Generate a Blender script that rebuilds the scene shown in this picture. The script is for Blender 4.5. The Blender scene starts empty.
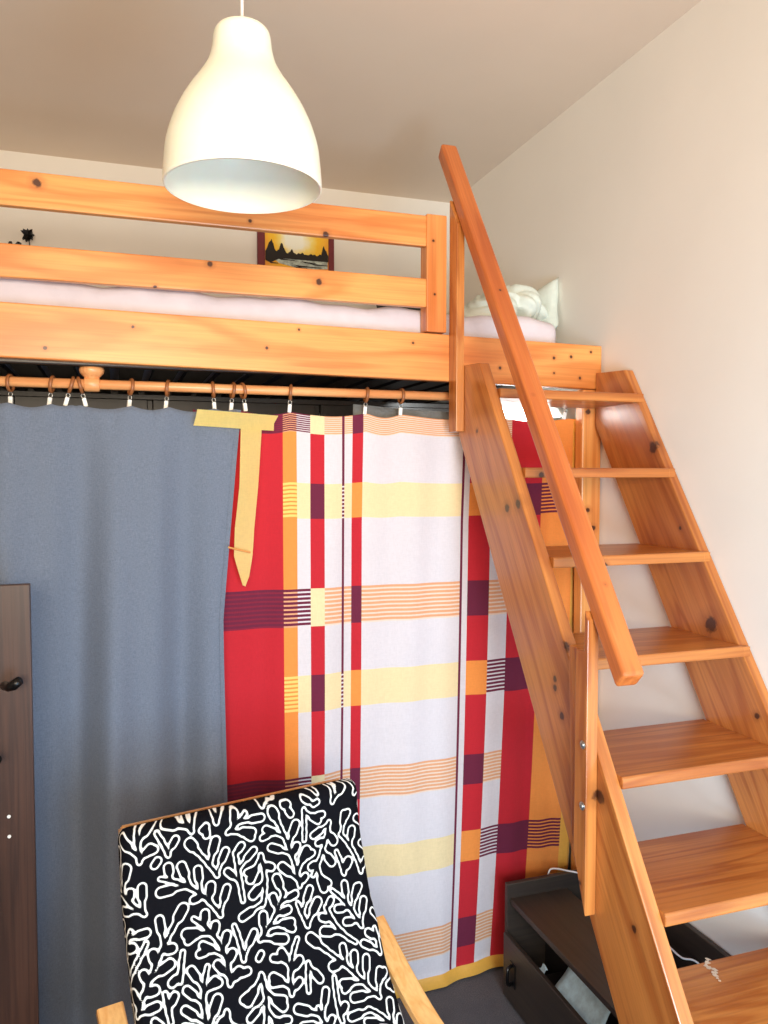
import bpy, bmesh, math, random
import numpy as np
from mathutils import Vector, Matrix
random.seed(7)
col = bpy.context.scene.collection
H = 1.65                                   # camera height

# ------------------------------------------------------------------ materials
def srgb(r, g, b):
    f = lambda c: (c/255/12.92) if c/255 <= .04045 else ((c/255+.055)/1.055)**2.4
    return (f(r), f(g), f(b), 1)

class NT:
    def __init__(s, name):
        s.m = bpy.data.materials.new(name); s.m.use_nodes = True
        s.t = s.m.node_tree; s.b = s.t.nodes['Principled BSDF']
    def n(s, kind, **kw):
        nd = s.t.nodes.new(kind)
        for k, v in kw.items():
            if k.startswith('i_'):
                nd.inputs[int(k[2:])].default_value = v
            else: setattr(nd, k, v)
        return nd
    def l(s, a, b): s.t.links.new(a, b)
    def math(s, op, a, b=None, c=None):
        nd = s.t.nodes.new('ShaderNodeMath'); nd.operation = op
        for i, x in enumerate((a, b, c)):
            if x is None: continue
            if isinstance(x, (int, float)): nd.inputs[i].default_value = x
            else: s.l(x, nd.inputs[i])
        return nd.outputs[0]
    def mix(s, fac, a, b, mode='MIX'):
        nd = s.t.nodes.new('ShaderNodeMix'); nd.data_type = 'RGBA'; nd.blend_type = mode
        for i, x in ((0, fac), (6, a), (7, b)):
            if isinstance(x, (int, float)): nd.inputs[i].default_value = x
            elif isinstance(x, tuple): nd.inputs[i].default_value = x
            else: s.l(x, nd.inputs[i])
        return nd.outputs[2]
    def ramp(s, fac, stops):
        nd = s.t.nodes.new('ShaderNodeValToRGB'); e = nd.color_ramp.elements
        while len(e) < len(stops): e.new(.5)
        for el, (p, c) in zip(e, stops): el.position = p; el.color = c
        s.l(fac, nd.inputs[0]); return nd.outputs[0]
    def rng(s, v, a, b, c=0., d=1.):
        nd = s.t.nodes.new('ShaderNodeMapRange'); nd.clamp = True
        s.l(v, nd.inputs[0])
        for i, x in enumerate((a, b, c, d)): nd.inputs[i+1].default_value = x
        return nd.outputs[0]
    def set(s, **kw):
        for k, v in kw.items():
            inp = s.b.inputs[k.replace('_', ' ')]
            if isinstance(v, (int, float, tuple)): inp.default_value = v
            else: s.l(v, inp)
        return s
    def bump(s, h, strength=.3, dist=.01):
        nd = s.t.nodes.new('ShaderNodeBump'); nd.inputs['Strength'].default_value = strength
        nd.inputs['Distance'].default_value = dist
        s.l(h, nd.inputs['Height']); s.l(nd.outputs[0], s.b.inputs['Normal'])
        return s

def noise(t, vec, scale, detail=3, rough=.55, dist=0.):
    nd = t.n('ShaderNodeTexNoise'); nd.inputs['Scale'].default_value = scale
    nd.inputs['Detail'].default_value = detail; nd.inputs['Roughness'].default_value = rough
    nd.inputs['Distortion'].default_value = dist
    if vec is not None: t.l(vec, nd.inputs['Vector'])
    return nd.outputs['Fac']

def plain(name, c, rough=.5, var=.08, scale=25, bump=.0, metal=0., bscale=None, **kw):
    t = NT(name); pos = t.n('ShaderNodeNewGeometry').outputs['Position']
    f = noise(t, pos, scale, 4)
    d = tuple(x*(1-var*2) for x in c[:3])+(1,); u = tuple(min(1, x*(1+var*2)) for x in c[:3])+(1,)
    t.set(Base_Color=t.ramp(f, [(.25, d), (.75, u)]), Roughness=rough, Metallic=metal)
    if bump: t.bump(noise(t, pos, bscale or scale*4, 3), bump, .004)
    for k, v in kw.items(): t.set(**{k: v})
    return t.m

def wood(name, light, mid, dark, knots=(), rough=.38, ringscale=1.0, coat=.25):
    """pine: grain runs along the first component of the 'grain' attribute"""
    t = NT(name)
    at = t.n('ShaderNodeAttribute'); at.attribute_name = 'grain'
    g = at.outputs['Vector']
    mp = t.n('ShaderNodeMapping'); mp.inputs['Scale'].default_value = (.55, 7*ringscale, 5*ringscale); t.l(g, mp.inputs[0])
    warp = noise(t, mp.outputs[0], 1.3, 3, .5, .4)
    rings = t.math('FRACT', t.math('MULTIPLY', warp, 7.0))
    rings = t.math('ABSOLUTE', t.math('SUBTRACT', rings, .5))
    mp2 = t.n('ShaderNodeMapping'); mp2.inputs['Scale'].default_value = (3, 130, 130); t.l(g, mp2.inputs[0])
    fib = noise(t, mp2.outputs[0], 1.0, 3, .6)
    mp3 = t.n('ShaderNodeMapping'); mp3.inputs['Scale'].default_value = (1.4, 4, 4); t.l(g, mp3.inputs[0])
    blot = noise(t, mp3.outputs[0], 1.2, 2, .5)
    c = t.ramp(rings, [(.0, mid), (.06, mid), (.30, light), (1, light)])
    c = t.mix(.3, c, light)
    c = t.mix(t.rng(fib, .40, .72, 0., .34), c, dark)
    c = t.mix(t.rng(blot, .45, .72, 0., .38), c, mid, 'MULTIPLY')
    pos = t.n('ShaderNodeNewGeometry').outputs['Position']
    allk = halo = None
    for (x, y, z, r) in knots:
        nd = t.n('ShaderNodeVectorMath', operation='DISTANCE'); t.l(pos, nd.inputs[0]); nd.inputs[1].default_value = (x, y, z)
        v = t.math('DIVIDE', nd.outputs['Value'], r)
        allk = v if allk is None else t.math('MINIMUM', allk, v)
    if allk is not None:
        wob = t.math('ADD', allk, t.math('MULTIPLY', t.math('SUBTRACT', noise(t, pos, 90, 2), .5), .9))
        c = t.mix(t.rng(wob, 2.6, .9, 0., .45), c, dark)
        c = t.mix(t.rng(wob, 1.15, .75, 0., .93), c, srgb(58, 22, 8))
    t.set(Base_Color=c, Roughness=rough, Coat_Weight=coat, Coat_Roughness=.25)
    t.bump(fib, .12, .002)
    return t.m

# pixel-derived knot spots on the loft boards (x along the board, z height), face at y=2.28
FY = 2.28
kn = [(-.179, FY, 2.406, .011), (.259, FY, 2.235, .008), (.569, FY, 2.21, .009), (.112, FY, 2.161, .005), (.59, FY, 2.347, .009), (.371, FY, 2.364, .005),
      (-.167, FY, 1.983, .005), (.053, FY, 2.051, .004), (.416, FY, 2.013, .0045), (.509, FY, 2.07, .004), (.86, FY, 2.05, .004),
      (1.343, FY, 2.028, .005), (1.406, FY, 2.034, .005), (1.344, FY, 1.98, .004), (1.48, FY, 2.053, .004), (1.44, FY, 1.967, .005), (1.151, FY, 1.988, .005),
      (.925, FY, 2.36, .004), (.93, FY, 2.2, .004), (1.475, 2.285, 1.859, .010), (1.479, 2.285, 1.537, .008), (1.50, 2.285, 1.477, .009), (.99, 2.222, 2.05, .006)]
SX = 1.003
kl = [(SX, 1.939, 1.563, .012), (SX, 1.877, 1.576, .013), (SX, 2.131, 1.78, .006), (SX, 1.631, 1.252, .016), (SX, 1.683, 1.159, .008), (SX, 1.683, 1.137, .008), (SX, 1.65, 1.078, .010),
      (SX, 1.489, .943, .016), (SX, 1.362, .715, .008), (1.496, 1.975, 1.734, .018), (1.496, 1.851, 1.504, .005), (1.496, 1.722, 1.256, .022), (1.496, 1.556, 1.057, .008),
      (1.083, 1.898, 1.652, .008), (1.185, 1.75, 1.42, .008), (.974, 1.52, .74, .005)]
M = {}
M['pine'] = wood('pine_loft', srgb(238, 164, 90), srgb(216, 128, 58), srgb(170, 88, 36), kn)
M['pine_ladder'] = wood('pine_ladder', srgb(204, 128, 62), srgb(168, 88, 34), srgb(120, 56, 18), kl, rough=.32)
M['pine_rail'] = wood('pine_handrail', srgb(208, 116, 54), srgb(184, 92, 38), srgb(140, 62, 24), [(1.01, 1.41, 1.26, .004), (1.015, 1.5, 1.41, .004), (1.0, 1.8, 1.85, .004), (1.01, 2.0, 2.16, .004)])
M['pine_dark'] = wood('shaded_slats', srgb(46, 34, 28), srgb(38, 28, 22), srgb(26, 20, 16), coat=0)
M['rod'] = wood('rod_wood', srgb(240, 172, 112), srgb(226, 150, 92), srgb(190, 112, 62), ringscale=2)
M['ring'] = plain('ring_wood', srgb(150, 92, 52), .4)
M['birch'] = wood('birch', srgb(238, 186, 118), srgb(224, 162, 92), srgb(196, 132, 68), ringscale=2)
M['walnut'] = wood('dark_walnut', srgb(78, 50, 38), srgb(60, 38, 30), srgb(36, 23, 20), rough=.42, coat=.1, ringscale=3)
M['cab'] = wood('dark_cabinet', srgb(62, 52, 44), srgb(52, 43, 38), srgb(34, 28, 26), rough=.45, coat=.1, ringscale=2)
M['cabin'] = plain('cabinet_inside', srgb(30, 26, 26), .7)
M['black'] = plain('black_metal', srgb(28, 26, 26), .3, metal=.6)
M['steel'] = plain('steel', srgb(170, 168, 165), .3, metal=.9)
M['white_clip'] = plain('white_clip', srgb(240, 238, 232), .35, .02)
M['shade'] = plain('white_shade', srgb(255, 246, 226), .35, .01, Subsurface_Weight=.2)
M['cord'] = plain('white_cord', srgb(235, 230, 225), .5, .02)

def wallmat(name, c, bump=.12, zgrad=None):
    t = NT(name); pos = t.n('ShaderNodeNewGeometry').outputs['Position']
    f = noise(t, pos, 2.2, 3); d = tuple(x*.96 for x in c[:3])+(1,)
    t.set(Base_Color=t.ramp(f, [(.3, d), (.7, c)]), Roughness=.85)
    t.bump(noise(t, pos, 60, 4), bump, .003); return t.m
M['wall'] = wallmat('painted_wall', srgb(242, 236, 226))
M['ceil'] = wallmat('painted_ceiling', srgb(238, 220, 200))
t = NT('grey_carpet'); pos = t.n('ShaderNodeNewGeometry').outputs['Position']
t.set(Base_Color=t.mix(t.rng(noise(t, pos, 7, 4), .3, .7), srgb(84, 82, 86), t.ramp(noise(t, pos, 260, 3), [(.3, srgb(66, 64, 68)), (.7, srgb(124, 120, 122))])), Roughness=.95)
t.bump(noise(t, pos, 320, 3), .6, .006); M['carpet'] = t.m

def cloth(name, c, rough=.85, var=.04, weave=.10, sheen=.15, trans=0.):
    t = NT(name); pos = t.n('ShaderNodeNewGeometry').outputs['Position']
    d = tuple(x*(1-var*2) for x in c[:3])+(1,)
    mp = t.n('ShaderNodeMapping'); mp.inputs['Scale'].default_value = (260, 60, 60); t.l(pos, mp.inputs[0])
    mp2 = t.n('ShaderNodeMapping'); mp2.inputs['Scale'].default_value = (60, 60, 260); t.l(pos, mp2.inputs[0])
    w = t.math('ADD', noise(t, mp.outputs[0], 1, 2), noise(t, mp2.outputs[0], 1, 2))
    big = noise(t, pos, 5, 3)
    cc = t.mix(t.rng(w, .7, 1.3), d, c)
    cc = t.mix(t.rng(big, .3, .75, 0., var*2), cc, tuple(x*.6 for x in c[:3])+(1,))
    t.set(Base_Color=cc, Roughness=rough, Sheen_Weight=sheen)
    t.bump(w, weave, .003)
    return t.m
M['c_red'] = cloth('cloth_red', srgb(192, 20, 38))
M['c_maroon'] = cloth('cloth_maroon', srgb(104, 14, 52))
M['c_white'] = cloth('cloth_white', srgb(218, 210, 214))
M['c_yellow'] = cloth('cloth_pale_yellow', srgb(236, 212, 164))
M['c_orange'] = cloth('cloth_orange', srgb(238, 142, 62))
M['c_peach'] = cloth('cloth_peach', srgb(224, 160, 118))
M['c_lemon'] = cloth('cloth_lemon', srgb(244, 204, 110))
M['c_gold'] = cloth('satin_gold', srgb(240, 176, 74), rough=.38, weave=.03)
M['c_wine'] = cloth('cloth_wine', srgb(128, 16, 50))
M['c_cream'] = cloth('cloth_cream', srgb(232, 208, 190))
M['c_flap'] = cloth('satin_yellow', srgb(255, 230, 140), rough=.5, weave=.02)
t = NT('grey_curtain_cloth'); pos = t.n('ShaderNodeNewGeometry').outputs['Position']
mp = t.n('ShaderNodeMapping'); mp.inputs['Scale'].default_value = (900, 80, 120); t.l(pos, mp.inputs[0])
mp2 = t.n('ShaderNodeMapping'); mp2.inputs['Scale'].default_value = (120, 80, 900); t.l(pos, mp2.inputs[0])
w = t.math('ADD', noise(t, mp.outputs[0], 1, 3), noise(t, mp2.outputs[0], 1, 3))
t.set(Base_Color=t.mix(t.rng(w, .7, 1.3), srgb(92, 102, 120), srgb(114, 124, 142)), Roughness=.8, Sheen_Weight=.2)
t.bump(w, .25, .003); M['c_grey'] = t.m
M['sheet'] = plain('mattress_sheet', srgb(214, 204, 210), .85, .04, 12, .5, bscale=14)
M['blanket'] = plain('mint_blanket', srgb(218, 226, 216), .9, .04, 20, .5, bscale=60)
M['darkcloth'] = plain('dark_cushion_cloth', srgb(62, 66, 66), .9)
M['greycloth'] = plain('grey_wool', srgb(120, 120, 118), .95, .1, 30, .6)
M['paper'] = plain('blue_white_paper', srgb(196, 220, 228), .8, .12, 40)
M['whitebox'] = plain('white_box', srgb(250, 252, 250), .6, .01)

# ------------------------------------------------------------------ helpers
def tag(o, label=None, cat=None, group=None, kind=None):
    if label: o['label'] = label
    if cat: o['category'] = cat
    if group: o['group'] = group
    if kind: o['kind'] = kind
    return o
def empty(name, loc):
    o = bpy.data.objects.new(name, None); col.objects.link(o); o.location = loc; o.empty_display_size = .05
    return o
def link(name, me, mats, parent=None, smooth=False):
    if not isinstance(mats, (list, tuple)): mats = [mats]
    for m in mats: me.materials.append(m)
    if smooth:
        for p in me.polygons: p.use_smooth = True
    o = bpy.data.objects.new(name, me); col.objects.link(o)
    if parent is not None:
        o.parent = parent
        base = Vector((0, 0, 0)); q = parent
        while q is not None: base += Vector(q.location); q = q.parent
        me.transform(Matrix.Translation(-base))
    return o
def grain(me, d=(1, 0, 0), s=None):
    """write the along/across coordinates used by the wood shader"""
    d = Vector(d).normalized(); a = Vector((0, 0, 1)) if abs(d.z) < .9 else Vector((1, 0, 0))
    b = d.cross(a).normalized(); c = d.cross(b)
    off = Vector((random.uniform(0, 40), random.uniform(0, 40), random.uniform(0, 40)))
    at = me.attributes.new('grain', 'FLOAT_VECTOR', 'POINT')
    for i, v in enumerate(me.vertices):
        p = v.co; at.data[i].vector = (p.dot(d)+off.x, p.dot(b)+off.y, p.dot(c)+off.z)
def from_bm(bm, name, mats, parent=None, g=None, smooth=False):
    me = bpy.data.meshes.new(name); bm.normal_update(); bm.to_mesh(me); bm.free()
    if g is not None: grain(me, g)
    return link(name, me, mats, parent, smooth)
def prism(bm, poly, axis, a, b, bev=0., seg=2):
    """poly in the two other axes, extruded along axis from a to b"""
    def mk(p, t):
        if axis == 0: return (t, p[0], p[1])
        if axis == 1: return (p[0], t, p[1])
        return (p[0], p[1], t)
    va = [bm.verts.new(mk(p, a)) for p in poly]; vb = [bm.verts.new(mk(p, b)) for p in poly]
    fs = [bm.faces.new(va), bm.faces.new(vb[::-1])]
    n = len(poly)
    for i in range(n): fs.append(bm.faces.new((va[i], vb[i], vb[(i+1) % n], va[(i+1) % n])))
    bmesh.ops.recalc_face_normals(bm, faces=fs)
    if bev:
        es = {e for f in fs for e in f.edges}
        bmesh.ops.bevel(bm, geom=list(es), offset=bev, segments=seg, affect='EDGES', profile=.5)
def box(bm, x0, x1, y0, y1, z0, z1, bev=0.):
    prism(bm, [(x0, y0), (x1, y0), (x1, y1), (x0, y1)], 2, z0, z1, bev)
def tube(bm, pts, r, n=12, closed=False, cap=True, rad=None):
    pts = [Vector(p) for p in pts]; rings = []; N = len(pts)
    up = None
    for i, p in enumerate(pts):
        if closed: d = pts[(i+1) % N]-pts[i-1]
        else: d = pts[min(i+1, N-1)]-pts[max(i-1, 0)]
        d.normalize()
        if up is None:
            up = Vector((0, 0, 1)) if abs(d.z) < .9 else Vector((1, 0, 0))
        a = d.cross(up).normalized(); b = a.cross(d).normalized(); up = b
        rr = rad[i] if rad else r
        rings.append([bm.verts.new(p+(a*math.cos(t)+b*math.sin(t))*rr) for t in [2*math.pi*k/n for k in range(n)]])
    for i in range(N if closed else N-1):
        A, B = rings[i], rings[(i+1) % N]
        for k in range(n): bm.faces.new((A[k], A[(k+1) % n], B[(k+1) % n], B[k]))
    if cap and not closed: bm.faces.new(rings[0][::-1]); bm.faces.new(rings[-1])
def lathe(bm, prof, c, n=48):
    rings = []
    for r, z in prof:
        if r < 1e-5: rings.append([bm.verts.new((c[0], c[1], c[2]+z))])
        else: rings.append([bm.verts.new((c[0]+r*math.cos(2*math.pi*k/n), c[1]+r*math.sin(2*math.pi*k/n), c[2]+z)) for k in range(n)])
    for A, B in zip(rings, rings[1:]):
        for k in range(n):
            k2 = (k+1) % n
            if len(A) == 1 and len(B) == 1: continue
            if len(A) == 1: bm.faces.new((A[0], B[k2], B[k]))
            elif len(B) == 1: bm.faces.new((A[k], A[k2], B[0]))
            else: bm.faces.new((A[k], A[k2], B[k2], B[k]))
def smoothpath(pts, n=8):
    pts = [Vector(p) for p in pts]; out = []
    P = [pts[0]*2-pts[1]]+pts+[pts[-1]*2-pts[-2]]
    for i in range(1, len(P)-2):
        for k in range(n):
            t = k/n; a, b, c, d = P[i-1], P[i], P[i+1], P[i+2]
            out.append(.5*((2*b)+(c-a)*t+(2*a-5*b+4*c-d)*t*t+(3*b-a-3*c+d)*t**3))
    out.append(pts[-1]); return out
def struct(name, bm, m):
    return tag(from_bm(bm, name, m), kind='structure')

# ------------------------------------------------------------------ room
WX, BY, CZ, LX, FRY = 1.53, 3.55, 2.94, -1.75, -2.6
bm = bmesh.new(); box(bm, LX, WX, FRY, BY, -.1, 0); struct('floor', bm, M['carpet'])
bm = bmesh.new(); box(bm, LX-.1, WX+.1, FRY, BY+.1, CZ, CZ+.1); struct('ceiling', bm, M['ceil'])
bm = bmesh.new(); box(bm, WX, WX+.1, FRY, BY+.1, -.1, CZ); struct('wall_right', bm, M['wall'])
bm = bmesh.new(); box(bm, LX-.1, LX, FRY, BY+.1, -.1, CZ); struct('wall_left', bm, M['wall'])
bm = bmesh.new(); box(bm, LX, WX, BY, BY+.1, -.1, CZ); struct('wall_back', bm, M['wall'])

# ------------------------------------------------------------------ loft bed
loft = tag(empty('loft_bed', (0, 2.31, 0)), 'orange pine loft bed frame with a three-board guard front above the curtains', 'loft bed')
def board(name, x0, x1, y0, y1, z0, z1, parent, m='pine', g=(1, 0, 0), bev=.004):
    bm = bmesh.new(); box(bm, x0, x1, y0, y1, z0, z1, bev); return from_bm(bm, name, M[m], parent, g)
LX0 = -.86
fb = board('front_board', LX0, 1.522, 2.28, 2.31, 1.945, 2.087, loft)
for v in fb.data.vertices: v.co.z += .010-(v.co.x+.28)*.0122
board('guard_rail', LX0, .904, 2.28, 2.305, 2.16, 2.246, loft)
board('guard_rail', LX0, .904, 2.28, 2.305, 2.342, 2.434, loft)
board('guard_post', .904, .970, 2.28, 2.335, 2.087, 2.44, loft, g=(0, 0, 1))
board('corner_post', 1.455, 1.526, 2.285, 2.329, 0, 1.932, loft, g=(0, 0, 1))
board('corner_post', LX0, LX0+.07, 2.31, 2.37, 0, 2.44, loft, g=(0, 0, 1))
board('corner_post', LX0, LX0+.07, 3.48, 3.54, 0, 2.2, loft, g=(0, 0, 1))
board('side_board', LX0, LX0+.03, 2.37, 3.48, 1.95, 2.1, loft, g=(0, 1, 0))
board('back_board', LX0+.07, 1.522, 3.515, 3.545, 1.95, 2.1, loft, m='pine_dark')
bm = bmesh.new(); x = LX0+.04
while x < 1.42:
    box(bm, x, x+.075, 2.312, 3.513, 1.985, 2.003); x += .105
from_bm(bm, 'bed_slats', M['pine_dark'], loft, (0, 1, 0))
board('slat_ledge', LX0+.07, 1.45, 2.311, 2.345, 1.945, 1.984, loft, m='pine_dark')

# mattress
bm = bmesh.new()
nx, ny = 120, 60
x0, x1, y0, y1, z0, z1 = -.79, 1.40, 2.34, 3.44, 2.005, 2.166
bmesh.ops.create_cube(bm, size=1, matrix=Matrix.Translation(((x0+x1)/2, (y0+y1)/2, (z0+z1)/2)) @ Matrix.Diagonal((x1-x0, y1-y0, z1-z0, 1)))
bmesh.ops.bevel(bm, geom=bm.edges[:], offset=.035, segments=4, affect='EDGES', profile=.5)
bmesh.ops.subdivide_edges(bm, edges=[e for e in bm.edges if e.calc_length() > .3], cuts=60, use_grid_fill=True)
for v in bm.verts:
    v.co.z += (.006*math.sin(v.co.x*17+math.sin(v.co.y*7))+.004*math.sin(v.co.x*41+v.co.y*13)) if v.co.z > 2.1 else 0
    if v.co.z > 2.1: v.co.z += .016*max(0, min(1, (1.0-v.co.x)/1.2))
mat_o = tag(from_bm(bm, 'mattress', M['sheet'], smooth=True), 'pale lilac white sheeted mattress lying in the loft bed', 'mattress')

# crumpled blanket: heap of folded cloth
def heap(name, cx, cy, cz, sx, sy, sz, m, seed, peak=None, n=64):
    rnd = random.Random(seed); bm = bmesh.new()
    W = [(rnd.uniform(5, 16), rnd.uniform(0, 6.28), rnd.uniform(0, 3.14)) for _ in range(6)]
    vs = {}
    for i in range(n+1):
        for j in range(n+1):
            u, v = i/n*2-1, j/n*2-1
            r = max(abs(u), abs(v)); k = (u*u+v*v)**.5 or 1; q = r/k if r else 1
            uu, vv = u*q, v*q                       # square to disc
            R = (uu*uu+vv*vv)**.5
            h = max(0, 1-R**3)**.6
            f = sum(abs(math.sin(w*(uu*math.cos(a)+vv*math.sin(a))+p+1.5*math.sin(3*vv+p))) for w, p, a in W)/6
            z = cz+sz*h*(.45+.75*f)
            if peak:
                z += peak[2]*math.exp(-((uu-peak[0])**2/.045+(vv-peak[1])**2/.30))
            ed = 1+.06*math.sin(9*math.atan2(vv, uu)+seed)
            vs[i, j] = bm.verts.new((cx+sx*uu*ed, cy+sy*vv*ed, z if R < .995 else cz))
    for i in range(n):
        for j in range(n): bm.faces.new((vs[i, j], vs[i+1, j], vs[i+1, j+1], vs[i, j+1]))
    bot = bmesh.ops.extrude_face_region(bm, geom=bm.faces[:])
    for v in [g for g in bot['geom'] if isinstance(g, bmesh.types.BMVert)]: v.co.z = cz-.002
    bmesh.ops.recalc_face_normals(bm, faces=bm.faces[:])
    return from_bm(bm, name, m, smooth=True)
def rumple(name, c, r, zmin, m, nu=150, nv=90):
    bm = bmesh.new(); g = []
    for j in range(nv+1):
        ph = math.pi*j/nv; row = []
        for i in range(nu):
            th = 2*math.pi*i/nu; d = Vector((math.sin(ph)*math.cos(th), math.sin(ph)*math.sin(th), math.cos(ph)))
            p = Vector((c[0]+d.x*r[0], c[1]+d.y*r[1], c[2]+d.z*r[2]))
            q = math.hypot((p.x-c[0]+.20), (p.z-c[2]+.12)*1.3)*52+1.6*math.sin(p.x*19+p.y*7)+1.3*math.sin(p.z*37+p.y*11)
            f = abs(math.sin(q*.5))**.7; f2 = math.sin(p.x*90+p.z*60+2*math.sin(p.y*30))
            p += Vector((d.x*.9, d.y, d.z))*(.034*f+.008*f2+.004*math.sin(p.x*160+p.z*170+3*math.sin(p.y*50))-.016)
            p.z += .022*math.sin((p.x-c[0])*14+.6)
            p.z = max(p.z, zmin+.0005*j/nv); row.append(bm.verts.new(p))
        g.append(row)
    for j in range(nv):
        for i in range(nu): bm.faces.new((g[j][i], g[j+1][i], g[j+1][(i+1) % nu], g[j][(i+1) % nu]))
    bmesh.ops.remove_doubles(bm, verts=bm.verts[:], dist=.0004)
    return from_bm(bm, name, m, smooth=True)
o = rumple('blanket', (1.315, 2.66, 2.222), (.165, .20, .068), 2.175, M['blanket'])
tag(o, 'mint white crumpled blanket heaped on the right end of the mattress', 'blanket')
# pillow standing on its edge against the wall at the mattress end
def pillow(name, m, w, h, th, mtx, n=28):
    bm = bmesh.new(); g = {}
    for s in (1, -1):
        for i in range(n+1):
            for j in range(n+1):
                u, v = i/n*2-1, j/n*2-1
                t = ((1-u**4)*(1-v**4))**.5*(1+.12*math.sin(6*u+2*v)*math.cos(5*v))
                k = 1-.10*(1-u*u)*v*v*0-.07*(abs(u)**2 < 1)*0
                x = w/2*u*(1-.08*(1-v*v)*0-.06*math.cos(v*1.57)); y = h/2*v*(1-.06*math.cos(u*1.57))
                if s == -1 and (i in (0, n) or j in (0, n)): g[s, i, j] = g[1, i, j]
                else: g[s, i, j] = bm.verts.new(mtx @ Vector((x, y, s*th/2*t)))
        for i in range(n):
            for j in range(n):
                q = (g[s, i, j], g[s, i+1, j], g[s, i+1, j+1], g[s, i, j+1])
                if len(set(q)) == 4: bm.faces.new(q if s == 1 else q[::-1])
    return from_bm(bm, name, m, smooth=True)
o = pillow('pillow', M['blanket'], .36, .20, .07, Matrix.Translation((1.472, 2.70, 2.225)) @ Matrix.Rotation(math.radians(-82), 4, 'Z') @ Matrix.Rotation(math.radians(78), 4, 'X') @ Matrix.Rotation(math.radians(14), 4, 'Z'))
o2 = None
tag(o, 'pale pillow with one pointed corner up, leaning at the right wall', 'pillow')
o = pillow('cushion', M['darkcloth'], .30, .26, .10, Matrix.Translation((1.16, 3.1, 2.31)) @ Matrix.Rotation(math.radians(78), 4, 'X') @ Matrix.Rotation(math.radians(8), 4, 'Z'))
tag(o, 'dark grey cushion on the loft mattress, mostly behind the handrail post', 'cushion')

# small dark dried sprig in a vase, behind the guard rails
vs = tag(empty('vase', (-.31, 3.49, 2.003)), 'small dark dried flower in a slim vase behind the guard boards, far left', 'vase')
bm = bmesh.new(); lathe(bm, [(0, 0), (.022, 0), (.026, .05), (.02, .16), (.012, .28), (.014, .32), (.010, .32), (.009, .28), (0, .2)], (-.31, 3.49, 2.003), 24)
from_bm(bm, 'vase_body', M['black'], vs, smooth=True)
bm = bmesh.new()
P0 = Vector((-.31, 3.49, 2.30))
tops = [Vector((-.308, 3.485, 2.600)), Vector((-.345, 3.49, 2.562)), Vector((-.375, 3.48, 2.558))]
for tp in tops: tube(bm, smoothpath([P0, (P0+tp)/2+Vector((.01, 0, .02)), tp], 5), .0022, 6)
from_bm(bm, 'stem', M['black'], vs)
bm = bmesh.new()
for i in range(60):
    c = random.choice(tops[:1]*8+tops[1:]); d = Vector((random.gauss(0, 1), random.gauss(0, .5), random.gauss(0, 1))).normalized()
    s = d.cross(Vector((0, 1, .2))).normalized()*.008; L = random.uniform(.015, .034) if c is tops[0] else .012
    a = bm.verts.new(c); b = bm.verts.new(c+d*L*.5+s); e = bm.verts.new(c+d*L); f = bm.verts.new(c+d*L*.5-s); bm.faces.new((a, b, e, f))
from_bm(bm, 'flower_head', M['black'], vs)

# painting on the back wall
pic = tag(empty('painting', (.775, 3.54, 2.5)), 'small sunset lake landscape painting with dark red edges on the wall behind the guard boards', 'painting')
PX0, PX1, PZ0, PZ1, PY = .606, .950, 2.505, 2.79, 3.528
M['pframe'] = plain('dark_red_frame', srgb(112, 26, 34), .5)
bm = bmesh.new()
box(bm, PX0, PX0+.032, PY-.004, 3.549, PZ0, PZ1, .002); box(bm, PX1-.026, PX1, PY-.004, 3.549, PZ0, PZ1, .002)
box(bm, PX0+.032, PX1-.026, PY-.004, 3.549, PZ0, PZ0+.03, .002); box(bm, PX0+.032, PX1-.026, PY-.004, 3.549, PZ1-.03, PZ1, .002)
from_bm(bm, 'frame', M['pframe'], pic)
t = NT('painted_sunset'); pos = t.n('ShaderNodeNewGeometry').outputs['Position']
nd = t.n('ShaderNodeVectorMath', operation='DISTANCE'); t.l(pos, nd.inputs[0]); nd.inputs[1].default_value = (.775, PY, 2.69)
ds = t.math('ADD', nd.outputs['Value'], t.math('MULTIPLY', t.math('SUBTRACT', noise(t, pos, 22, 3), .5), .06))
t.set(Base_Color=t.ramp(ds, [(.04, srgb(255, 252, 232)), (.07, srgb(255, 226, 120)), (.10, srgb(255, 200, 40)), (.19, srgb(244, 150, 50))]), Roughness=.6)
bm = bmesh.new(); box(bm, PX0+.032, PX1-.026, PY, 3.548, PZ0+.03, PZ1-.03); from_bm(bm, 'canvas', t.m, pic)
M['ptree'] = plain('painted_trees', srgb(30, 22, 16), .7); M['pwater'] = plain('painted_water', srgb(176, 186, 176), .6, .3, 60)
bm = bmesh.new()
xs = [PX0+.033+i*(PX1-PX0-.06)/70 for i in range(71)]
def skyline(x):
    u = (x-PX0)/(PX1-PX0)
    h = .012+.010*abs(math.sin(u*57))*abs(math.sin(u*23+1))
    h += .050*math.exp(-((u-.17)/.045)**2)+.040*math.exp(-((u-.31)/.035)**2)+.036*math.exp(-((u-.87)/.035)**2)+.022*math.exp(-((u-.44)/.012)**2)
    return 2.617+h*(.9+.2*random.random())
low = [bm.verts.new((x, PY-.0012, 2.606-.02*math.exp(-((x-.66)/.03)**2))) for x in xs]; hi = [bm.verts.new((x, PY-.0012, skyline(x))) for x in xs]
for i in range(70): bm.faces.new((low[i], low[i+1], hi[i+1], hi[i]))
for k in range(9):
    x = random.uniform(PX0+.04, PX1-.07); z = 2.606-.006*k; L = random.uniform(.04, .12)
    a = [bm.verts.new(p) for p in ((x, PY-.0016, z), (min(x+L, PX1-.03), PY-.0016, z-.003), (min(x+L, PX1-.03), PY-.0016, z-.006), (x+L*.2, PY-.0016, z-.007))]; bm.faces.new(a)
from_bm(bm, 'painted_trees', M['ptree'], pic)
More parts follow.
